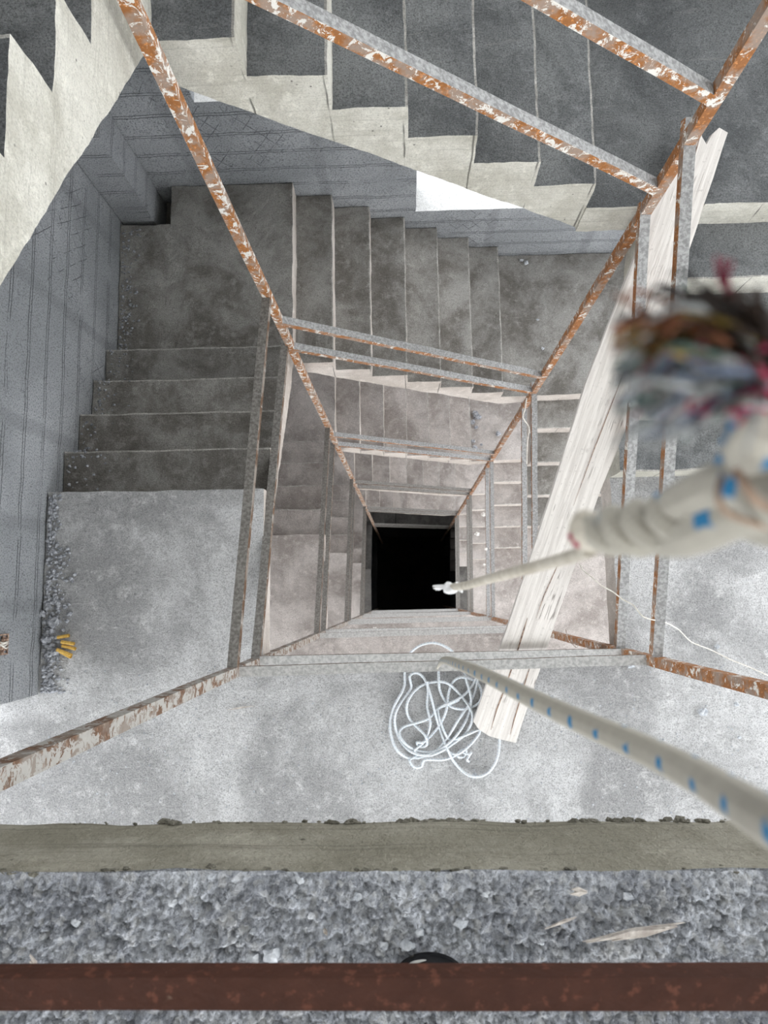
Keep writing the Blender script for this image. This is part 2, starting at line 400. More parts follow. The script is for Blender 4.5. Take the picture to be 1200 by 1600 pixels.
# floors: a U round the well, the wide part on the photographer's side
for k in range(NLEV):
    z = zf(k); yr = YR0 - 4 * RUNR if k else YB - 0.6
    bm = bmesh.new()
    th = 0.19
    pts = [(-3.3, -3.4), (3.6, -3.4), (3.6, YB), (XR, YB), (XL, YB), (-3.3, YB)]
    box(bm, (-3.3, -3.4, z - th), (3.6, YB, z))
    cast(bm, max(cell(k), 0.05))
    parts = bm
    bm2 = bmesh.new()
    box(bm2, (WL, YB, z - th), (XL, YL0, z))
    box(bm2, (XR, YB, z - th), (WR, YR0 - 4 * RUNR, z))
    cast(bm2, cell(k))
    me = bpy.data.meshes.new('tmp'); bm2.to_mesh(me); bm2.free(); bm.from_mesh(me); bpy.data.meshes.remove(me)
    if k == 0:
        # crumbly mortar screed right under the camera
        nx, ny, x0, x1, y0, y1 = 900, 178, -0.86, 0.86, YB - 0.34, YB + 0.002
        g = []
        for j in range(ny + 1):
            row = []
            for i in range(nx + 1):
                x = x0 + (x1 - x0) * i / nx; y = y0 + (y1 - y0) * j / ny
                p = Vector((x, y, 0))
                v1 = noise.voronoi(p * 120)[0]; v2 = noise.voronoi(p * 48 + Vector((3, 1, 0)))[0]
                a = max(0, noise.noise(p * 9)) ; b = 0.5 + 0.5 * noise.noise(p * 22 + Vector((7, 0, 0)))
                v3 = noise.voronoi(p * 210 + Vector((9, 9, 0)))[0]
                h = 0.012 * max(0, 0.85 - v1[0] * 1.3) + 0.020 * max(0, 0.6 - v2[0]) * b * 1.6 + 0.003 * (0.7 - v3[0]) + 0.013 * a + 0.005 * noise.noise(p * 75)
                e = min(1, (y1 - y) / 0.02)
                row.append(bm.verts.new((x, y - 0.003 * noise.noise(p * 30), z + 0.004 + h * (0.3 + 0.7 * e))))
            g.append(row)
        for j in range(ny):
            for i in range(nx):
                f = bm.faces.new((g[j][i], g[j][i + 1], g[j + 1][i + 1], g[j + 1][i])); f.material_index = 0; f.smooth = True
        # mortar squeezed out along both arrises of the slab edge
        rnd = random.Random(4)
        spots = [(-0.52 + i * 0.0085 + rnd.uniform(-.004, .004), rnd.uniform(.001, .004)) for i in range(125) if rnd.random() < .45]
        spots += [(rnd.gauss(cx, sp), rnd.uniform(.004, .008)) for cx, sp, n in ((0.03, .035, 22), (-.37, .01, 4), (.30, .03, 12), (.42, .02, 8), (-.12, .01, 4)) for _ in range(n)]
        for x, r in spots:
            lo = len(bm.faces); lump(bm, (x, YB + 0.001, z - th + rnd.uniform(-.004, .006)), (r * 1.4, r * 0.75, r * 0.8), rnd.random() * 50, 1, 1)
            bm.faces.ensure_lookup_table()
            for f in bm.faces[lo:]: f.material_index = 2
        for i in range(40):
            lo = len(bm.faces); r = rnd.uniform(.002, .006)
            lump(bm, (rnd.uniform(-.6, .6), YB + rnd.uniform(-.001, .003), z - rnd.uniform(-.004, .010)), (r * 1.5, r * 0.6, r), rnd.random() * 50, 1, 1)
            bm.faces.ensure_lookup_table()
            for f in bm.faces[lo:]: f.material_index = 2
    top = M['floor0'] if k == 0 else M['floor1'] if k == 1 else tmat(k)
    o = link('floor', bm, [top, M['edge0'] if k == 0 else smat(k), M['drip']])
    tag(o, ['crumbly grey mortar floor at the bottom of the picture with a smooth olive slab edge',
            'bright dusty concrete landing carrying the rope coil', 'pale landing slab two floors below the camera'][k] if k < 3 else
        'narrow pale landing slab, %s floor from the top' % NTH[k], 'floor', kind='structure')


def arris(bm, ax, s1, zt):                     # pale worn strip along a nosing
    bm.normal_update()
    for f in bm.faces:
        c = f.calc_center_median()
        if f.normal.z > 0.6 and abs(c[ax] - s1) < 0.010 and abs(c.z - zt) < .03: f.material_index = 2


def step_set(k, which):
    z0 = zf(k); c = cell(k)
    root = empty('stair_flight')
    n = {'l': 4, 't': 6, 'r': 4}[which]
    for i in range(1, n + 1):
        if which == 'l':
            zt = z0 - i * R; s0, s1 = YL0 + (i - 1) * RUNL, YL0 + i * RUNL
            so = lambda s: z0 - R * (s - YL0) / RUNL - 0.35
            prof = [(WL, s0, zt), (WL, s1, zt), (WL, s1, so(s1)), (WL, s0, so(s0))]; ext = (XL - WL, 0, 0)
        elif which == 't':
            zt = z0 - (5 + i) * R; s0, s1 = XT0 + (i - 1) * RUNT, XT0 + i * RUNT
            so = lambda s: z0 - 5 * R - R * (s - XT0) / RUNT - 0.35
            yt = 1.745 if k == 0 else 1.70
            prof = [(s0, yt, zt), (s1, yt, zt), (s1, yt, so(s1)), (s0, yt, so(s0))]; ext = (0, WB - yt, 0)
        else:
            zt = z0 - (12 + i) * R; s0, s1 = YR0 - (i - 1) * RUNR, YR0 - i * RUNR
            so = lambda s: z0 - 12 * R + R * (s - YR0) / RUNR - 0.35
            prof = [(XR, s0, zt), (XR, s1, zt), (XR, s1, so(s1)), (XR, s0, so(s0))]; ext = (WR - XR, 0, 0)
        bm = bmesh.new(); solid(bm, prof, ext)
        if k < 4:
            ax = 0 if which == 't' else 1; pc = [0, 0, 0]; no = [0, 0, 0]; no[ax] = 1
            pc[ax] = s1 + (0.009 if s1 < s0 else -0.009)
            bmesh.ops.bisect_plane(bm, geom=bm.verts[:] + bm.edges[:] + bm.faces[:], plane_co=pc, plane_no=no)
        cast(bm, c)
        if k < 3:                              # worn treads: dip in the middle, crumbled nosing
            for v in bm.verts:
                if v.co.z > zt - 0.02:
                    v.co.z += 0.006 * noise.noise(v.co * 3 + Vector((i, k, 0)))
        arris(bm, 1 if which != 't' else 0, s1, zt)
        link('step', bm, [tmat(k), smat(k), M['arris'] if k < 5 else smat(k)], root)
    return root


side_word = {'l': 'left-hand', 't': 'far', 'r': 'right-hand'}
for k in range(NLEV - 1):
    for w in 'ltr':
        n = 6 if w == 't' else 4
        o = step_set(k, w)
        look = ['dark grey dusty', 'brownish grey dusty', 'pale pinkish', 'pale narrow', 'dim small', 'unlit', 'unlit'][k]
        tag(o, '%s flight of %s %s concrete steps, %s' % (side_word[w], 'six' if n == 6 else 'four', look, STOREY[k]), 'stairs',
            'concrete stair flights winding round the well')
    # quarter landings
    z = zf(k) - 5 * R; bm = bmesh.new()
    nx, ny = -1.67, 2.71                       # notch round the column in the corner
    y0 = YL0 + 4 * RUNL
    poly = [(WL, y0, z), (XT0, y0, z), (XT0, WB, z), (nx, WB, z), (nx, ny, z), (WL, ny, z)]
    solid(bm, poly, (0, 0, -0.19)); box(bm, (WL, ny - .06, z - .42), (nx + .06, 2.732, z - .20)); box(bm, (-1.775, 2.736, z - .42), (nx + .06, WB, z - .20)); cast(bm, cell(k), k=1.3)  # boxes below the notch are added to keep light out of its gap
    o = link('stair_landing', bm, [tmat(k), smat(k)])
    tag(o, 'upper left corner landing notched round the column, %s' % STOREY[k], 'landing', 'quarter landings of the staircase')
    z = zf(k) - 12 * R; bm = bmesh.new(); x0 = XT0 + 6 * RUNT
    poly = [(x0, YR0 - (0 if k == 0 else .03), z), (WR, YR0 - (0 if k == 0 else 0), z), (WR, WB, z), (x0, WB, z)]
    solid(bm, poly, (0, 0, -0.2)); cast(bm, cell(k))
    o = link('stair_landing', bm, [tmat(k), smat(k)])
    tag(o, 'upper right corner landing between two flights, %s' % STOREY[k], 'landing', 'quarter landings of the staircase')

# ------------------------------------------------------------------ walls
ZT, ZB = 1.9, zf(NLEV - 1)
def wall(name, boxes, mats, label, c=0.12, sill=False):
    bm = bmesh.new()
    for lo, hi in boxes:
        b2 = bmesh.new(); box(b2, lo, hi); cast(b2, c, bottom_mat=1)
        if sill:
            pass
        me = bpy.data.meshes.new('tmp'); b2.to_mesh(me); b2.free(); bm.from_mesh(me); bpy.data.meshes.remove(me)
    return tag(link(name, bm, mats), label, 'wall', kind='structure')

wall('wall_left', [((WL - 0.2, -0.505, ZB), (WL - .006, WB + 0.25, ZT))], [M['sill'], M['wall_l']], 'grey rendered side wall with scored joints left of the stairs', 0.09)
wall('wall_right', [((WR + .006, -0.5, ZB), (WR + 0.2, WB + 0.25, zf(5) - 0.19)), ((WR, WB - 0.25, zf(5) - 0.19), (WR + 0.2, WB + 0.25, ZT))], [M['sill'], M['wall_l']], 'grey rendered side wall right of the stairs', 0.2)
bm = bmesh.new(); box(bm, (-3.5, -3.6, ZT + .9), (3.8, WB + .25, ZT + 1.1))  # roof slab out of view, added to cut the sky light from above
tag(link('added_ceiling', bm, M['side']), 'unseen slab added over the top storey to hold back sky light', 'added_ceiling', kind='structure')
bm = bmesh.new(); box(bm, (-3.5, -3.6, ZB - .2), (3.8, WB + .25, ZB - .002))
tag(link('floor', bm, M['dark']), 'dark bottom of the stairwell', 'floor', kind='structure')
bxs = []
edges = [(WL, -1.24), (-0.35, 0.125), (1.55, WR)]
for a, b in edges: bxs.append(((a, WB + .006, ZB), (b, WB + 0.25, ZT)))
for (a, b, s, hd) in ((-1.24, -0.35, 0.92 - 3.82, 1.30), (0.125, 1.55, 0.92 - 5.10, 1.35)):
    zprev = ZB
    for k in range(4, -1, -1):
        sill = s + H - k * H                   # sill height in storey k
        bxs.append(((a, WB + .006, zprev), (b, WB + 0.25, sill))); zprev = sill + hd
    if zprev < ZT: bxs.append(((a, WB + .006, zprev), (b, WB + 0.25, ZT)))
wall('wall_back', bxs, [M['sill'], M['wall_b']], 'grey scored wall with unglazed window openings behind the far flights', 0.1)
# shut-in lower storeys
zc = zf(5) - 0.19
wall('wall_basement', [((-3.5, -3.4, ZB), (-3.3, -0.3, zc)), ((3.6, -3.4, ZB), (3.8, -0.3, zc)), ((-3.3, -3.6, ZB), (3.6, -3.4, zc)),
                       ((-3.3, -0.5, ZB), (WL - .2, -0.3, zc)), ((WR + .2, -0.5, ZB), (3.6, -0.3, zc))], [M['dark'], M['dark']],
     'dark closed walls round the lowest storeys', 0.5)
# concrete column in the corner
bm = bmesh.new(); box(bm, (WL, 2.745, ZB), (-1.79, WB, ZT)); cast(bm, 0.1)
tag(link('concrete_column', bm, [M['wall_l'], M['wall_l']]), 'square grey concrete column standing in the upper left corner of the stairwell', 'column')
# ground outside
bm = bmesh.new()
for lo, hi in (((-40, -40, zc - .1), (-3.5, 40, zc)), ((3.8, -40, zc - .1), (40, 40, zc)), ((-3.5, -40, zc - .1), (3.8, -3.6, zc)), ((-3.5, WB + .25, zc - .1), (3.8, 40, zc))): box(bm, lo, hi)
tag(link('ground', bm, M['floor1']), 'pale ground outside the building', 'ground', kind='structure')

# ------------------------------------------------------------------ steel posts and rails
TL, TR, BL, BR = (-0.708, 1.61), (1.058, 1.65), (-0.765, -0.305), (1.08, -0.28)
ZPB = 0.92 - 15.6
def post(c, ins, ztop, mats, label):
    bm = bmesh.new(); w, t = 0.045, 0.005
    sx, sy = ins                               # the flanges point away from the well
    sec = [(0, 0), (w, 0), (w, t), (t, t), (t, w), (0, w)]
    n = 70; rings = []
    for i in range(n + 1):
        z = ztop + (ZPB - 6 - ztop) * i / n; j = noise.noise_vector(Vector((c[0] * 9, c[1] * 9, z * 0.8))) * 0.004
        rings.append([bm.verts.new((c[0] + sx * a + j.x, c[1] + sy * b + j.y, z)) for a, b in sec])
    for i in range(n):
        for j in range(6):
            f = bm.faces.new((rings[i][j], rings[i + 1][j], rings[i + 1][(j + 1) % 6], rings[i][(j + 1) % 6]))
    bm.faces.new(rings[0]); bm.faces.new(rings[-1][::-1])
    bmesh.ops.recalc_face_normals(bm, faces=bm.faces)
    tag(link('railing_post', bm, mats), label, 'post', 'rusty corner posts of the stairwell')
post(TL, (-1, 1), 0.75, M['rust_white'], 'rusty angle-iron post with flaking white paint at the upper left corner of the well')
post(TR, (1, 1), 0.25, M['rust'], 'rusty angle-iron post at the upper right corner of the well')
post(BL, (-1, -1), 0.75, M['rust_dull'], 'grey-brown angle-iron post at the lower left corner of the well')
post(BR, (1, -1), 0.75, M['rust'], 'orange-brown angle-iron post at the lower right corner of the well')

def v(p, d): return Vector((p[0], p[1], CAMZ - d))
def railing(ends, out, label, mats, w=(0.045, 0.045), names=('top_rail', 'low_rail')):
    root = empty('stair_railing')
    for nm, e in zip(names, ends):
        if e is None: continue
        bm = bmesh.new(); profile_L(bm, e[0], e[1], out, w[0], w[1])
        bmesh.ops.recalc_face_normals(bm, faces=bm.faces)
        link(nm, bm, mats, root)
    return tag(root, label, 'railing', 'angle-iron railings round the well')

RM = [M['duststeel'], M['rust']]
for k in range(0, 6):
    d = H * (k - 1)                            # levels measured from the first floor below
    mats = RM if k < 3 else [M['duststeel_brown'], M['rust_brown']]
    if k < 5:
        mm = [M['duststeel_brown'], M['rust_brown']]
        TLb = (TL[0], TL[1]); 
        lft = [(v((BL[0], BL[1]), 3.11 + d), v((TL[0], TL[1] + .04), 3.53 + d)), (v(BL, 3.585 + d), v((TL[0] - .03, TL[1] + .02), 4.25 + d))]
        if k == 0: lft = [(v(BL, .23), v(TL, .62)), (v(BL, .60), v(TL, 1.0))]
        railing(lft, (-1, 0, 0), 'dusty brown angle-iron railing left of the well, %s' % STOREY[k], mm)
    if k < 6:
        o_, l_ = (5.153, 3.87), (5.55, 4.30)
        if k == 0: o_, l_ = (2.172 + H, 3.87), (2.70 + H, 4.30)
        railing([(v((TL[0], TL[1]), l + d), v((TR[0] + .03, TR[1]), r + d)) for r, l in (o_, l_)], (0, 1, 0),
                'rusty sloping angle-iron railing across the far side, %s' % STOREY[k], mats if k != 0 else [M['duststeel'], M['rust_white']])
    if k < 5:
        a = (2.38, 3.11, 2.86, 3.60) if k == 0 else (2.66 + d + H, 3.11 + d + H, 3.12 + d + H, 3.585 + d + H)
        railing([(v((1.06, 1.74), a[0]), v((1.07, BR[1]), a[1])), (v((1.055, 1.70), a[2]), v((1.06, BR[1]), a[3]))], (1, 0, 0),
                'rusty-edged grey angle-iron railing right of the well, %s' % STOREY[k], mats)
    if k > 0:
        railing([(v(BL, 3.15 + d), v(BR, 3.22 + d)), (v((BL[0], BL[1] + .01), 3.585 + d), v((BR[0], BR[1]), 3.585 + d))], (0, -1, 0),
                'dusty level angle-iron railing along the near side, %s landing' % NTH[k], [M['dustlight'], M['rust_brown']], (0.045, 0.034))
d0 = 0.60
bm = bmesh.new(); profile_L(bm, v((-0.765, -0.309), d0), v((1.08, -0.305), d0), (0, -1, 0), 0.0245, 0.024, 0.003)
root = empty('stair_railing')
bmesh.ops.recalc_face_normals(bm, faces=bm.faces)
link('low_rail', bm, M['rust_red'], root)
bm = bmesh.new(); profile_L(bm, v((-0.765, -0.309), 0.2), v((1.08, -0.305), 0.2), (0, -1, 0), 0.045, 0.045, 0.004)
bmesh.ops.recalc_face_normals(bm, faces=bm.faces); link('top_rail', bm, M['rust_red'], root)
tag(root, 'dark red rusty railing right in front of the photographer above the crumbly floor', 'railing', 'angle-iron railings round the well')

# ------------------------------------------------------------------ the long board
b_ = (2.93 - 3.775) / (1.737 + .72); a_ = 3.775 + .72 * b_
def plk(px, py):
    r = pt(px, py, 1.0); t = a_ / (1 - b_ * r.y); return Vector((r.x * t, r.y * t, CAMZ - t))
out = [(740, 1128), (748, 1140), (757, 1137), (764, 1150), (806, 1161), (872, 960), (940, 762), (1010, 590), (1062, 438), (1100, 320), (1137, 208), (1124, 200), (1113, 210), (1104, 226), (1097, 214), (1092, 192), (1078, 196), (1066, 212), (1025, 310), (988, 412), (915, 600), (862, 770), (800, 960)]
P = [plk(*q) for q in out]
org = P[0].copy(); ydir = (P[18] - P[0]).normalized(); nrm = (P[4] - P[0]).cross(ydir).normalized()
if nrm.z < 0: nrm = -nrm
xdir = ydir.cross(nrm)
mw = Matrix((xdir, ydir, nrm)).transposed().to_4x4(); mw.translation = org
inv = mw.inverted()
bm = bmesh.new()
loc = [inv @ p for p in P]
solid(bm, [(p.x, p.y, 0) for p in loc], (0, 0, -0.028))
bmesh.ops.triangulate(bm, faces=[f for f in bm.faces if len(f.verts) > 4])
cut(bm, 0.06, (0, 1))
for q in bm.verts: q.co += noise.noise_vector(q.co * 9) * 0.003
# long split in the board, cut as a narrow dark groove
bmesh.ops.recalc_face_normals(bm, faces=bm.faces)
o = link('wooden_plank', bm, M['wood']); o.matrix_world = mw
tag(o, 'long weathered white plank leaning from the bright landing up across the right-hand stairs', 'plank')
bm = bmesh.new()
def crack(pts, w):
    q = [inv @ plk(*c) for c in pts]
    L = []; Rr = []
    for i, c in enumerate(q):
        ww = w * (0.25 if i in (0, len(q) - 1) else 1)
        L.append(bm.verts.new((c.x - ww, c.y, 0.0025))); Rr.append(bm.verts.new((c.x + ww, c.y, 0.0025)))
    for i in range(len(q) - 1): bm.faces.new((L[i], Rr[i], Rr[i + 1], L[i + 1]))
crack([(767, 1140), (776, 1108), (790, 1072), (806, 1025), (818, 985), (824, 965)], 0.0035)
crack([(797, 1148), (803, 1125), (812, 1095), (822, 1060), (830, 1035)], 0.003)
crack([(1093, 215), (1084, 245), (1075, 275), (1065, 305)], 0.004)
crack([(1020, 450), (990, 540), (960, 620), (925, 710), (896, 790)], 0.002)
crack([(880, 860), (868, 890), (850, 930), (838, 965)], 0.002)
c2 = link('split', bm, M['brown'], o)
tag(c2, 'dark splits along the board')

# ------------------------------------------------------------------ ropes
# coil on the landing, traced as one long line
def cz(c, h=0.0): return pt(600 + c[0] / 4, 1000 + c[1] / 4, 3.81 - 0.008 - h)
coil = [(340, 190), (342, 250), (350, 320), (385, 385), (430, 422), (500, 432), (560, 415), (600, 385), (612, 330), (585, 270), (530, 240), (470, 235), (425, 270), (402, 340), (392, 430), (355, 520), (300, 590), (245, 640), (205, 640), (225, 668), (268, 655), (255, 595), (195, 535), (148, 470), (148, 385), (205, 305), (280, 268), (370, 262), (430, 295), (490, 360), (540, 430), (552, 500), (510, 585), (430, 650), (340, 705), (240, 732), (150, 735), (82, 690), (45, 600), (40, 500), (70, 400), (110, 330), (130, 270), (130, 195), (155, 95), (225, 35), (310, 18), (385, 42), (440, 85), (490, 160), (520, 270), (545, 370), (530, 460), (480, 560), (400, 650), (300, 700), (200, 690), (125, 640), (95, 580), (130, 540), (215, 515), (280, 490), (325, 440), (370, 410), (440, 380), (510, 335), (560, 270), (590, 215), (575, 300), (540, 390), (470, 490), (410, 590), (340, 680), (270, 720), (180, 705), (110, 640), (70, 540), (75, 450), (120, 370), (170, 300), (160, 230), (200, 205), (250, 240), (290, 340), (320, 460), (350, 560), (378, 640), (400, 690), (430, 750), (480, 810), (540, 850), (600, 853), (655, 825), (695, 770), (717, 700), (722, 620)]
rnd = random.Random(2)
pts = []
for i, c in enumerate(coil):
    h = 0.004 + 0.020 * (0.5 + 0.5 * math.sin(i * 1.9))
    if 40 < i < 52 and c[1] < 130: h = 0.03
    pts.append(cz(c, h))
hang = [pt(*q) for q in [(1560, 1440, .115), (1330, 1340, .155), (1205, 1284, .195), (1100, 1219, .255), (1000, 1168, .315), (900, 1124, .39), (820, 1086, .49), (760, 1056, .63), (712, 1036, .85), (693, 1032, 1.3), (687, 1038, 2.2), (684, 1043, 3.1), (683, 1046, 3.6)]]
root = empty('coiled_rope', cz((320, 450)))
bm = bmesh.new(); tube(bm, [p - root.location for p in [hang[-1]] + pts], 0.0068, 8, 2)
link('coil', bm, M['rope_far'], root)
bm = bmesh.new(); tube(bm, [p - root.location for p in hang], [.0066] * 3 + [.0064] * 10, 20, 2)
link('hanging_length', bm, M['rope'], root)
bm = bmesh.new()
kn = [(400, 700), (450, 715), (480, 690), (515, 690), (500, 730), (460, 730), (475, 700), (530, 715), (545, 705), (520, 745), (530, 760)]
tube(bm, [cz(c, 0.006 + 0.014 * (i % 2)) - root.location for i, c in enumerate(kn)], 0.006, 7, 2)
link('knotted_end', bm, M['rope_far'], root)
bm = bmesh.new()
inner = [(270, 260), (275, 330), (270, 420), (290, 520), (268, 600), (240, 650), (190, 690), (210, 720), (160, 750), (190, 795), (235, 790), (255, 750), (350, 750), (420, 735), (500, 690), (570, 620), (600, 560), (500, 600), (420, 625), (385, 590), (350, 500), (340, 430), (400, 405), (470, 375)]
tube(bm, [cz(c, 0.004 + 0.018 * (0.5 + 0.5 * math.sin(i * 2.3 + 1))) - root.location for i, c in enumerate(inner)], 0.0066, 8, 2)
link('loose_loop', bm, M['rope_far'], root)
tag(root, 'white blue-flecked rope hanging past the camera and coiled on the landing', 'rope')

# knotted rope hanging close to the lens
kroot = empty('knotted_rope', pt(1000, 830, .2))
ko = kroot.location.copy()
def add(name, mat, f, parent=kroot, label=None):
    bm = bmesh.new(); f(bm); o = link(name, bm, mat, parent)
    if label: tag(o, label)
    return o
def K(px, py, d): return pt(px, py, d) - ko
# two flecked strands twisted round each other
cl = [(925, 832, .216), (965, 828, .206), (1005, 824, .198), (1050, 815, .188), (1100, 800, .177), (1150, 788, .168)]
def wound(ph, turns=2.6, hr=.0046):
    P = [K(*q) for q in cl]; Q = []
    n = 44
    for i in range(n + 1):
        f = i / n * (len(P) - 1); a = min(int(f), len(P) - 2); c = P[a].lerp(P[a + 1], f - a)
        t = (P[a + 1] - P[a]).normalized(); u = t.cross(Vector((0, 0, 1))).normalized(); w = t.cross(u)
        an = ph + turns * 2 * math.pi * i / n
        h = hr * (0.55 + 0.45 * min(1, i / 12))
        Q.append(c + u * math.cos(an) * h + w * math.sin(an) * h)
    return Q
for ph in (0.4, 0.4 + math.pi):
    add('twisted_strand', M['rope'], lambda bm: tube(bm, wound(ph), .0040, 14, 1))
add('binding_thread', M['brown'], lambda bm: tube(bm, [K(*q) for q in [(1128, 745, .150), (1122, 775, .146), (1135, 800, .146), (1170, 815, .148), (1215, 828, .150)]], .0007, 8, 2))
add('binding_thread', M['brown'], lambda bm: tube(bm, [K(*q) for q in [(1150, 735, .142), (1165, 760, .140), (1185, 785, .140), (1220, 800, .142)]], .0009, 8, 2))
add('twisted_strand', M['rope'], lambda bm: tube(bm, [K(*q) for q in [(1030, 838, .20), (1065, 838, .185), (1110, 822, .172), (1160, 800, .162), (1215, 790, .155), (1280, 780, .15)]], .0058, 14, 2))
add('twisted_strand', M['rope'], lambda bm: tube(bm, [K(*q) for q in [(1058, 792, .185), (1090, 775, .172), (1130, 757, .162), (1175, 760, .152), (1215, 785, .148), (1280, 810, .145)]], .0058, 14, 2))
add('twisted_strand', M['rope'], lambda bm: tube(bm, [K(*q) for q in [(1275, 690, .145), (1215, 715, .15), (1165, 730, .156), (1140, 752, .165), (1150, 790, .172), (1190, 815, .172), (1260, 830, .165)]], .0058, 14, 2))
add('twisted_strand', M['rope'], lambda bm: tube(bm, [K(*q) for q in [(1290, 620, .135), (1240, 640, .138), (1200, 665, .140), (1180, 700, .148), (1210, 740, .155), (1270, 760, .15)]], .0068, 14, 2))
add('twisted_strand', M['rope'], lambda bm: tube(bm, [K(*q) for q in [(1300, 500, .15), (1245, 535, .145), (1205, 575, .142), (1215, 625, .140), (1270, 660, .140)]], .0054, 14, 2))
def stub(bm):
    lump(bm, K(920, 830, .215), .0063, 3, 1, 3, 0.25)
add('whipped_end', M['cord'], stub)
add('red_tip', FM['raspberry'], lambda bm: [lump(bm, K(896 + i * 4, 838 + i * 5, .214), .0016, i, 1, 2, .4) for i in range(3)])
cordp = [(922, 858, .22), (905, 866, .26), (850, 882, .35), (800, 895, .42), (755, 907, .52), (728, 915, .60), (708, 917, .66)]
add('thin_cord', M['cord'], lambda bm: tube(bm, [K(*q) for q in cordp], [.0026, .0027, .0032, .0034, .0036, .0036, .0034], 12, 2), label='thin cream cord hanging from the knot')
def fr(bm):
    tube(bm, [K(*q) for q in [(716, 914, .655), (708, 919, .66), (700, 914, .665), (698, 922, .66), (708, 922, .655), (714, 917, .65)]], .0034, 8, 2)
    for i in range(9):
        a = rnd.uniform(-6, 5)
        tube(bm, [K(704, 918, .66), K(692, 917 + a * .4, .67), K(680 + rnd.uniform(-4, 6), 919 + a * .6, .68)], .0009, 5, 1)
    for i in range(5): tube(bm, [K(712, 918, .66), K(722, 922 + i * .8, .65)], .001, 5)
add('taped_tip', M['tape'], fr)
# frayed colourful end
def tuft(col, n, seed, cx, cy, sx, sy):
    rr = random.Random(seed)
    def f(bm):
        for i in range(n):
            ex = rr.gauss(cx, sx); ey = rr.gauss(cy, sy)
            ex = max(958, min(1195, ex)); ey = max(410, min(705, ey)); d = rr.uniform(.105, .15)
            a = (1225 + rr.uniform(-25, 25), 585 + rr.uniform(-40, 60), .14)
            mid = ((a[0] + ex) / 2 + rr.uniform(-25, 25), (a[1] + ey) / 2 - rr.uniform(-5, 55), rr.uniform(.108, .142))
            q1 = (ex * .7 + mid[0] * .3 + rr.uniform(-12, 12), ey * .7 + mid[1] * .3 - rr.uniform(-5, 25), (d + mid[2]) / 2)
            tube(bm, [K(*a), K(*mid), K(*q1), K(ex, ey, d)], [.0007, .0006, .0005, .0003], 5, 1)
    return f
for col, n, seed, cx, cy, sx, sy in [('dark brown', 60, 1, 1080, 510, 60, 38), ('black', 38, 2, 1080, 520, 60, 40), ('mustard', 34, 3, 1010, 540, 40, 16), ('raspberry', 46, 4, 1070, 610, 80, 30),
                                     ('slate blue', 40, 5, 1030, 630, 45, 28), ('pale grey', 90, 6, 1015, 615, 50, 50), ('grey green', 26, 7, 1010, 600, 50, 60), ('rust', 44, 8, 1010, 540, 50, 30)]:
    add('fibre_tuft', FM[col], tuft(col, n, seed, cx, cy, sx, sy), label='%s loose fibres' % col)
add('fibre_tuft', FM['raspberry'], lambda bm: [tube(bm, [K(1180, 560, .14), K(1150 + i, 480, .13), K(1125 + i * 6, 440, .125), K(1120 + i * 12, 402 + 4 * i, .12)], .0004, 5, 2) for i in range(3)], label='stray red threads')
add('fibre_tuft', FM['raspberry'], lambda bm: [tube(bm, [K(1230, 600 + 6 * i, .133), K(1180, 610 + 5 * i, .128), K(1130, 625 + 4 * i, .126), K(1090, 612 + 4 * i, .125)], .0009, 6, 2) for i in range(6)], label='bright raspberry strand')
tag(kroot, 'thick knotted white rope with blue flecks and a frayed multicoloured end close to the lens', 'rope')

# wire lying over the right-hand rails
bm = bmesh.new()
wp = [(905, 880, 3.05), (912, 892, 3.03), (925, 902, 3.0), (940, 915, 3.0), (958, 925, 3.0), (972, 936, 3.0), (990, 946, 2.99), (1003, 962, 2.99), (1018, 968, 3.02), (1040, 973, 3.2), (1062, 985, 3.5), (1080, 1003, 3.7), (1110, 1015, 3.79), (1140, 1030, 3.79), (1170, 1042, 3.79), (1215, 1062, 3.79)]
tube(bm, [pt(*q) for q in wp], 0.0028, 7, 2)
tag(link('wire', bm, M['wire']), 'thin pale wire draped over the right-hand rails onto the landing', 'wire')
bm = bmesh.new()
tube(bm, [pt(*q) for q in [(884, 984, 3.35), (888, 1000, 3.4), (896, 1008, 3.4), (902, 1012, 3.4), (903, 1005, 3.4), (899, 1008, 3.42)]], 0.0016, 6, 2)
tag(link('wire', bm, M['rust_dull']), 'short curled rusty wire on the post beside the plank', 'wire')
bm = bmesh.new()
tube(bm, [pt(*q) for q in [(823, 622, 5.4), (820, 640, 5.42), (817, 652, 5.45), (824, 663, 5.5), (827, 672, 5.5), (824, 690, 5.55), (823, 725, 5.6)]], 0.005, 6, 2)
tag(link('string', bm, M['wire']), 'pale string hanging along the right-hand railing below the plank', 'string')

# ------------------------------------------------------------------ small things
def floor_lumps(name, spots, mat, label, cat, group, d, sub=2):
    for i, (px, py, r) in enumerate(spots):
        p = pt(px, py, d); bm = bmesh.new(); lump(bm, (0, 0, 0), (r, r * random.Random(i).uniform(.6, .95), r * .6), i * 1.3 + px, 1, sub, .7)
        o = link(name, bm, mat); o.location = (p.x, p.y, p.z + r * .35); tag(o, label, cat, group)
floor_lumps('mortar_lump', [(395, 1500, .0085), (400, 1455, .007), (425, 1490, .010), (488, 1430, .006), (636, 1475, .009), (655, 1455, .006), (600, 1478, .005), (845, 1470, .005), (1000, 1478, .007),
                            (720, 1440, .008), (760, 1395, .006), (330, 1370, .005), (120, 1440, .006), (980, 1400, .007), (1115, 1390, .006), (470, 1375, .005), (270, 1410, .006), (560, 1400, .006)],
            M['stone'], 'small grey mortar lump lying on the crumbly floor behind the dark red rail', 'lump', 'mortar lumps on the crumbly floor', 0.912)
floor_lumps('pale_crumb', [(763 - 8, 804, .03), (745, 834, .035), (759, 858, .022), (757, 882, .02)], M['stone_pale'], 'bright crumb on the narrow right-hand steps deep in the well', 'crumb', 'bright crumbs on the deep right-hand steps', 9.15)
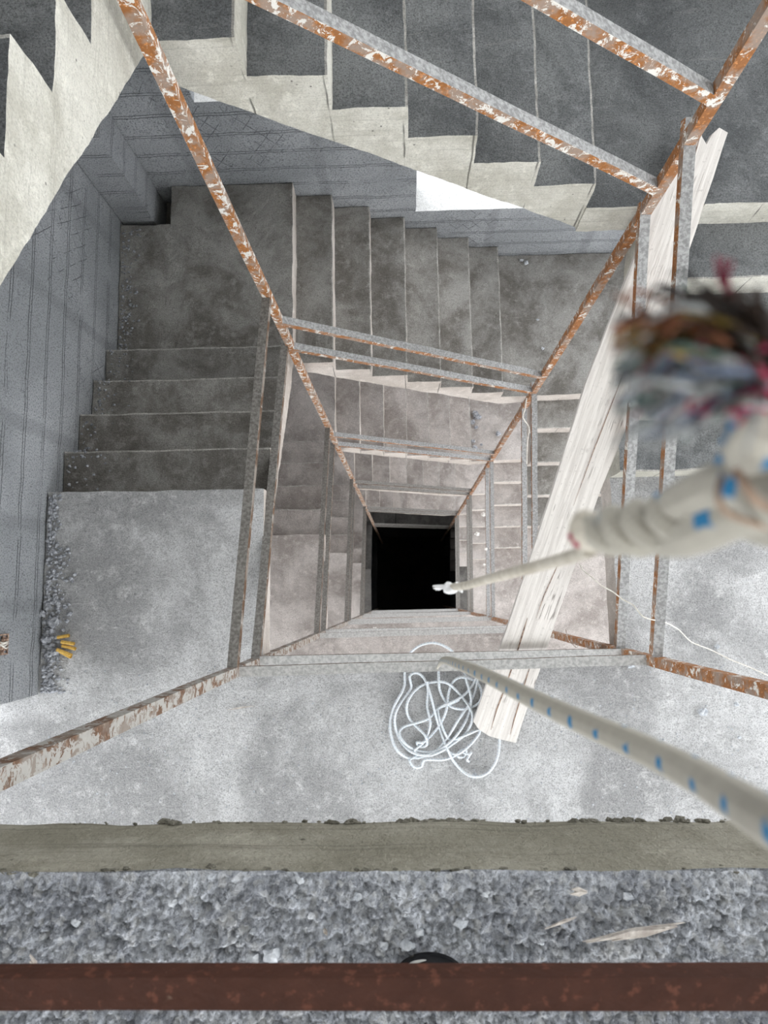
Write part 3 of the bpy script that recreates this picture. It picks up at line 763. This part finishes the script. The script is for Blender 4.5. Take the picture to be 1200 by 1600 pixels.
floor_lumps('pale_crumb', [(590, 973, .018), (598, 973, .018), (586, 982, .026)], M['stone_pale'], 'bright crumb on a near-side landing deep in the well', 'crumb', 'bright crumbs on the deep landing', 9.55)
floor_lumps('pebble', [(1097, 1112, .022), (1155, 1152, .012), (1150, 1100, .012), (985, 1040, .02), (1120, 1010, .016), (742, 1210, .012), (620, 1095, .01)], M['stone'], 'small stone lying on the bright landing', 'stone', 'small stones on the bright landing', 3.80)
floor_lumps('pebble', [(822, 411, .022), (815, 407, .016), (848, 545, .014), (840, 500, .012)], M['stone'], 'small stone on the upper right corner landing of the second storey', 'stone', 'stones on the corner landing', 5.84)
floor_lumps('pebble', [(742, 646, .04), (746, 652, .05), (738, 660, .035), (744, 668, .03), (739, 690, .03), (742, 700, .035), (778, 678, .035), (752, 695, .02)], M['rubble'], 'dark stone on the upper right corner landing, third storey down', 'stone', 'stones on the deeper corner landing', 8.72)

# rubble along the left wall: small bits nobody could count
bm = bmesh.new(); rr = random.Random(9)
for i in range(620):
    y = rr.uniform(-0.5, 0.6); x = WL + abs(rr.gauss(0, .055)) + .012; z = zf(1)
    if y > .3: x = WL + abs(rr.gauss(0, .03)) + .01
    r = rr.uniform(.004, .014) * (1.25 if y < 0.0 else 1)
    lump(bm, (x, y, z + r * .3), (r, r * .8, r * .6), i * .7, 1, 1, .7)
for i in range(140):
    lv = rr.randint(1, 4); y = YL0 + (lv - rr.random()) * RUNL; r = rr.uniform(.004, .012)
    x = WL + abs(rr.gauss(0, .10)) + .01
    lump(bm, (x, y, zf(1) - lv * R + r * .3), (r, r * .8, r * .6), i * .9, 1, 1, .7)
for i in range(150):
    r = rr.uniform(.004, .013); y = rr.uniform(1.75, 2.68); x = WL + abs(rr.gauss(0, .05)) + .012
    lump(bm, (x, y, zf(1) - 5 * R + r * .3), (r, r * .8, r * .6), i * 1.1, 1, 1, .7)
tag(link('rubble', bm, M['rubble']), 'band of grey rubble along the foot of the left wall', 'rubble', kind='stuff')
bm = bmesh.new()
for i in range(700):
    x = rr.uniform(XL - 1.2, XR + 1.0); y = rr.uniform(-1.25, YB - .02); r = rr.uniform(.002, .006)
    lump(bm, (x, y, zf(1) + r * .3), r, i, .6, 1, .6)
tag(link('grit', bm, M['stone']), 'scattered grit on the bright landing', 'grit', kind='stuff')
floor_lumps('rubble_stone', [(85, 972, .03), (72, 1000, .028), (88, 1018, .022), (78, 1022, .024), (80, 985, .02), (67, 960, .02)], M['rubble'], 'grey stone among the rubble beside the yellow tubes', 'stone', 'stones beside the yellow tubes', 3.8)

# yellow tubes
ys = [((90, 996), (108, 993)), ((96, 1003), (116, 1006)), ((97, 1009), (118, 1014)), ((89, 1015), (112, 1024)), ((94, 1018), (111, 1027))]
for i, (a, b) in enumerate(ys):
    A, B = pt(*a, 3.79 - .01 * (i % 2)), pt(*b, 3.79 - .01 * (i % 2)); bm = bmesh.new(); c = (A + B) / 2; A -= c; B -= c
    tube(bm, [A, B], .0095, 12, 0, False); tube(bm, [A * .99, B * .99], .0075, 12, 0, False)
    tube(bm, [A * 1.0, A * .97], .0098, 12, 0, False)
    o = link('yellow_tube', bm, M['yellow']); o.location = c
    tag(o, 'short yellow tube lying in the rubble at the foot of the left wall', 'tube', 'short yellow tubes on the landing')

# socket hole in the left wall with brown stuffing
bx = empty('wall_box', (WL, -0.21, CAMZ - 3.43))
def ring(bm):
    for lo, hi in (((-.002, -.052, -.05), (.004, -.044, .05)), ((-.002, .044, -.05), (.004, .052, .05)), ((-.002, -.052, -.055), (.004, .052, -.047)), ((-.002, -.052, .047), (.004, .052, .055))): box(bm, lo, hi)
bm = bmesh.new(); ring(bm); link('rim', bm, M['brown'], bx)
bm = bmesh.new()
for i in range(26): lump(bm, (rr.uniform(.0, .012), rr.uniform(-.036, .036), rr.uniform(-.04, .04)), (rr.uniform(.006, .012), .009, .015), i, 1, 1, .8)
link('stuffing', bm, [M['brown']], bx)
bm = bmesh.new()
for i in range(5): tube(bm, [(0.01, rr.uniform(-.03, .03), -.04), (.022, rr.uniform(-.03, .03), 0), (.012, rr.uniform(-.03, .03), .04)], .003, 6, 2)
link('cable_end', bm, M['wire'], bx)
tag(bx, 'small socket hole stuffed with brown scraps in the grey left wall', 'socket box')

# splinters of wood
def splinter(name, a, b, d, w, mat, label, lift=.008, cat='wood splinter', group=None, n=4):
    A, B = pt(*a, d), pt(*b, d); c = (A + B) / 2; ax = (B - A); sd = Vector((-ax.y, ax.x, 0)).normalized(); bm = bmesh.new(); r5 = random.Random(int(a[0]))
    for i in range(n):
        o1 = sd * r5.uniform(-w, w) * .6; l0, l1 = r5.uniform(-.5, -.2), r5.uniform(.25, .5)
        m = (l0 + l1) / 2
        poly = [ax * l0 + o1, ax * m + o1 + sd * w * .45, ax * l1 + o1 * .4, ax * m + o1 - sd * w * .45]
        solid(bm, [p + Vector((0, 0, lift + i * .0015)) for p in poly], (0, 0, -.003))
    bmesh.ops.recalc_face_normals(bm, faces=bm.faces)
    o = link(name, bm, mat); o.location = c
    return tag(o, label, cat, group)
splinter('wood_splinter', (905, 1468), (1068, 1434), .912, .007, M['chip'], 'longest grey splintered wood strip on the crumbly floor at the right', .012, n=6)
splinter('wood_splinter', (848, 1445), (900, 1425), .912, .003, M['chip'], 'thin wood sliver on the crumbly floor left of the longest splinter', .014, n=2)
splinter('wood_splinter', (885, 1385), (915, 1385), .912, .006, M['chip'], 'short pale wood chip near the slab edge', .014, n=3)
splinter('wood_splinter', (52, 1485), (68, 1512), .912, .005, M['chip'], 'small tan wood chip on the crumbly floor at far left', .014, n=2)
splinter('wood_splinter', (1185, 1520), (1200, 1505), .912, .006, M['chip'], 'pale wood chip at the right edge just behind the red rail', .014, n=3)
splinter('wood_splinter', (508, 1440), (514, 1456), .912, .003, M['rust_dull'], 'tiny reddish chip in the middle of the crumbly floor', .014, n=2)
splinter('stick', (352, 1111), (402, 1103), 3.805, .010, M['chip'], 'thin stick lying on the bright landing left of the rope coil', .006, 'stick', n=2)

# black curved shard with a pale rim under the red rail
sh = empty('plastic_shard', pt(672, 1544, .908)); sh.scale = (1.22, 1.22, 1.0)
bm = bmesh.new()
for i in range(15):
    a = math.radians(20 + i * 10)
    for rr_, z0 in ((.040, .016), (.036, .016)): pass
n = 24; A = []
for i in range(n + 1):
    a = math.radians(8 + 164 * i / n); A.append((math.cos(a), math.sin(a)))
rows = []
for (r_, z_) in ((.042, .0), (.042, .012), (.034, .020), (.020, .023), (.004, .024)):
    rows.append([bm.verts.new((c * r_, s * r_ * .85, z_ + .004)) for c, s in A])
for j in range(4):
    for i in range(n): bm.faces.new((rows[j][i], rows[j][i + 1], rows[j + 1][i + 1], rows[j + 1][i])).smooth = True
bmesh.ops.solidify(bm, geom=bm.faces[:], thickness=.002)
link('shell', bm, M['black'], sh)
bm = bmesh.new(); tube(bm, [(math.cos(math.radians(a)) * .040, math.sin(math.radians(a)) * .034, .019) for a in range(95, 176, 8)], [.0005, .0012] + [.0017] * 8 + [.001], 7, 1)
link('rim', bm, M['greyp'], sh)
tag(sh, 'curved black plastic shard with a pale rim peeping out behind the red rail', 'shard')
floor_lumps('yellowish_flake', [(646, 1506, .010), (632, 1522, .009)], M['drip'], 'olive flake lying left of the black shard', 'flake', 'olive flakes beside the black shard', .905)
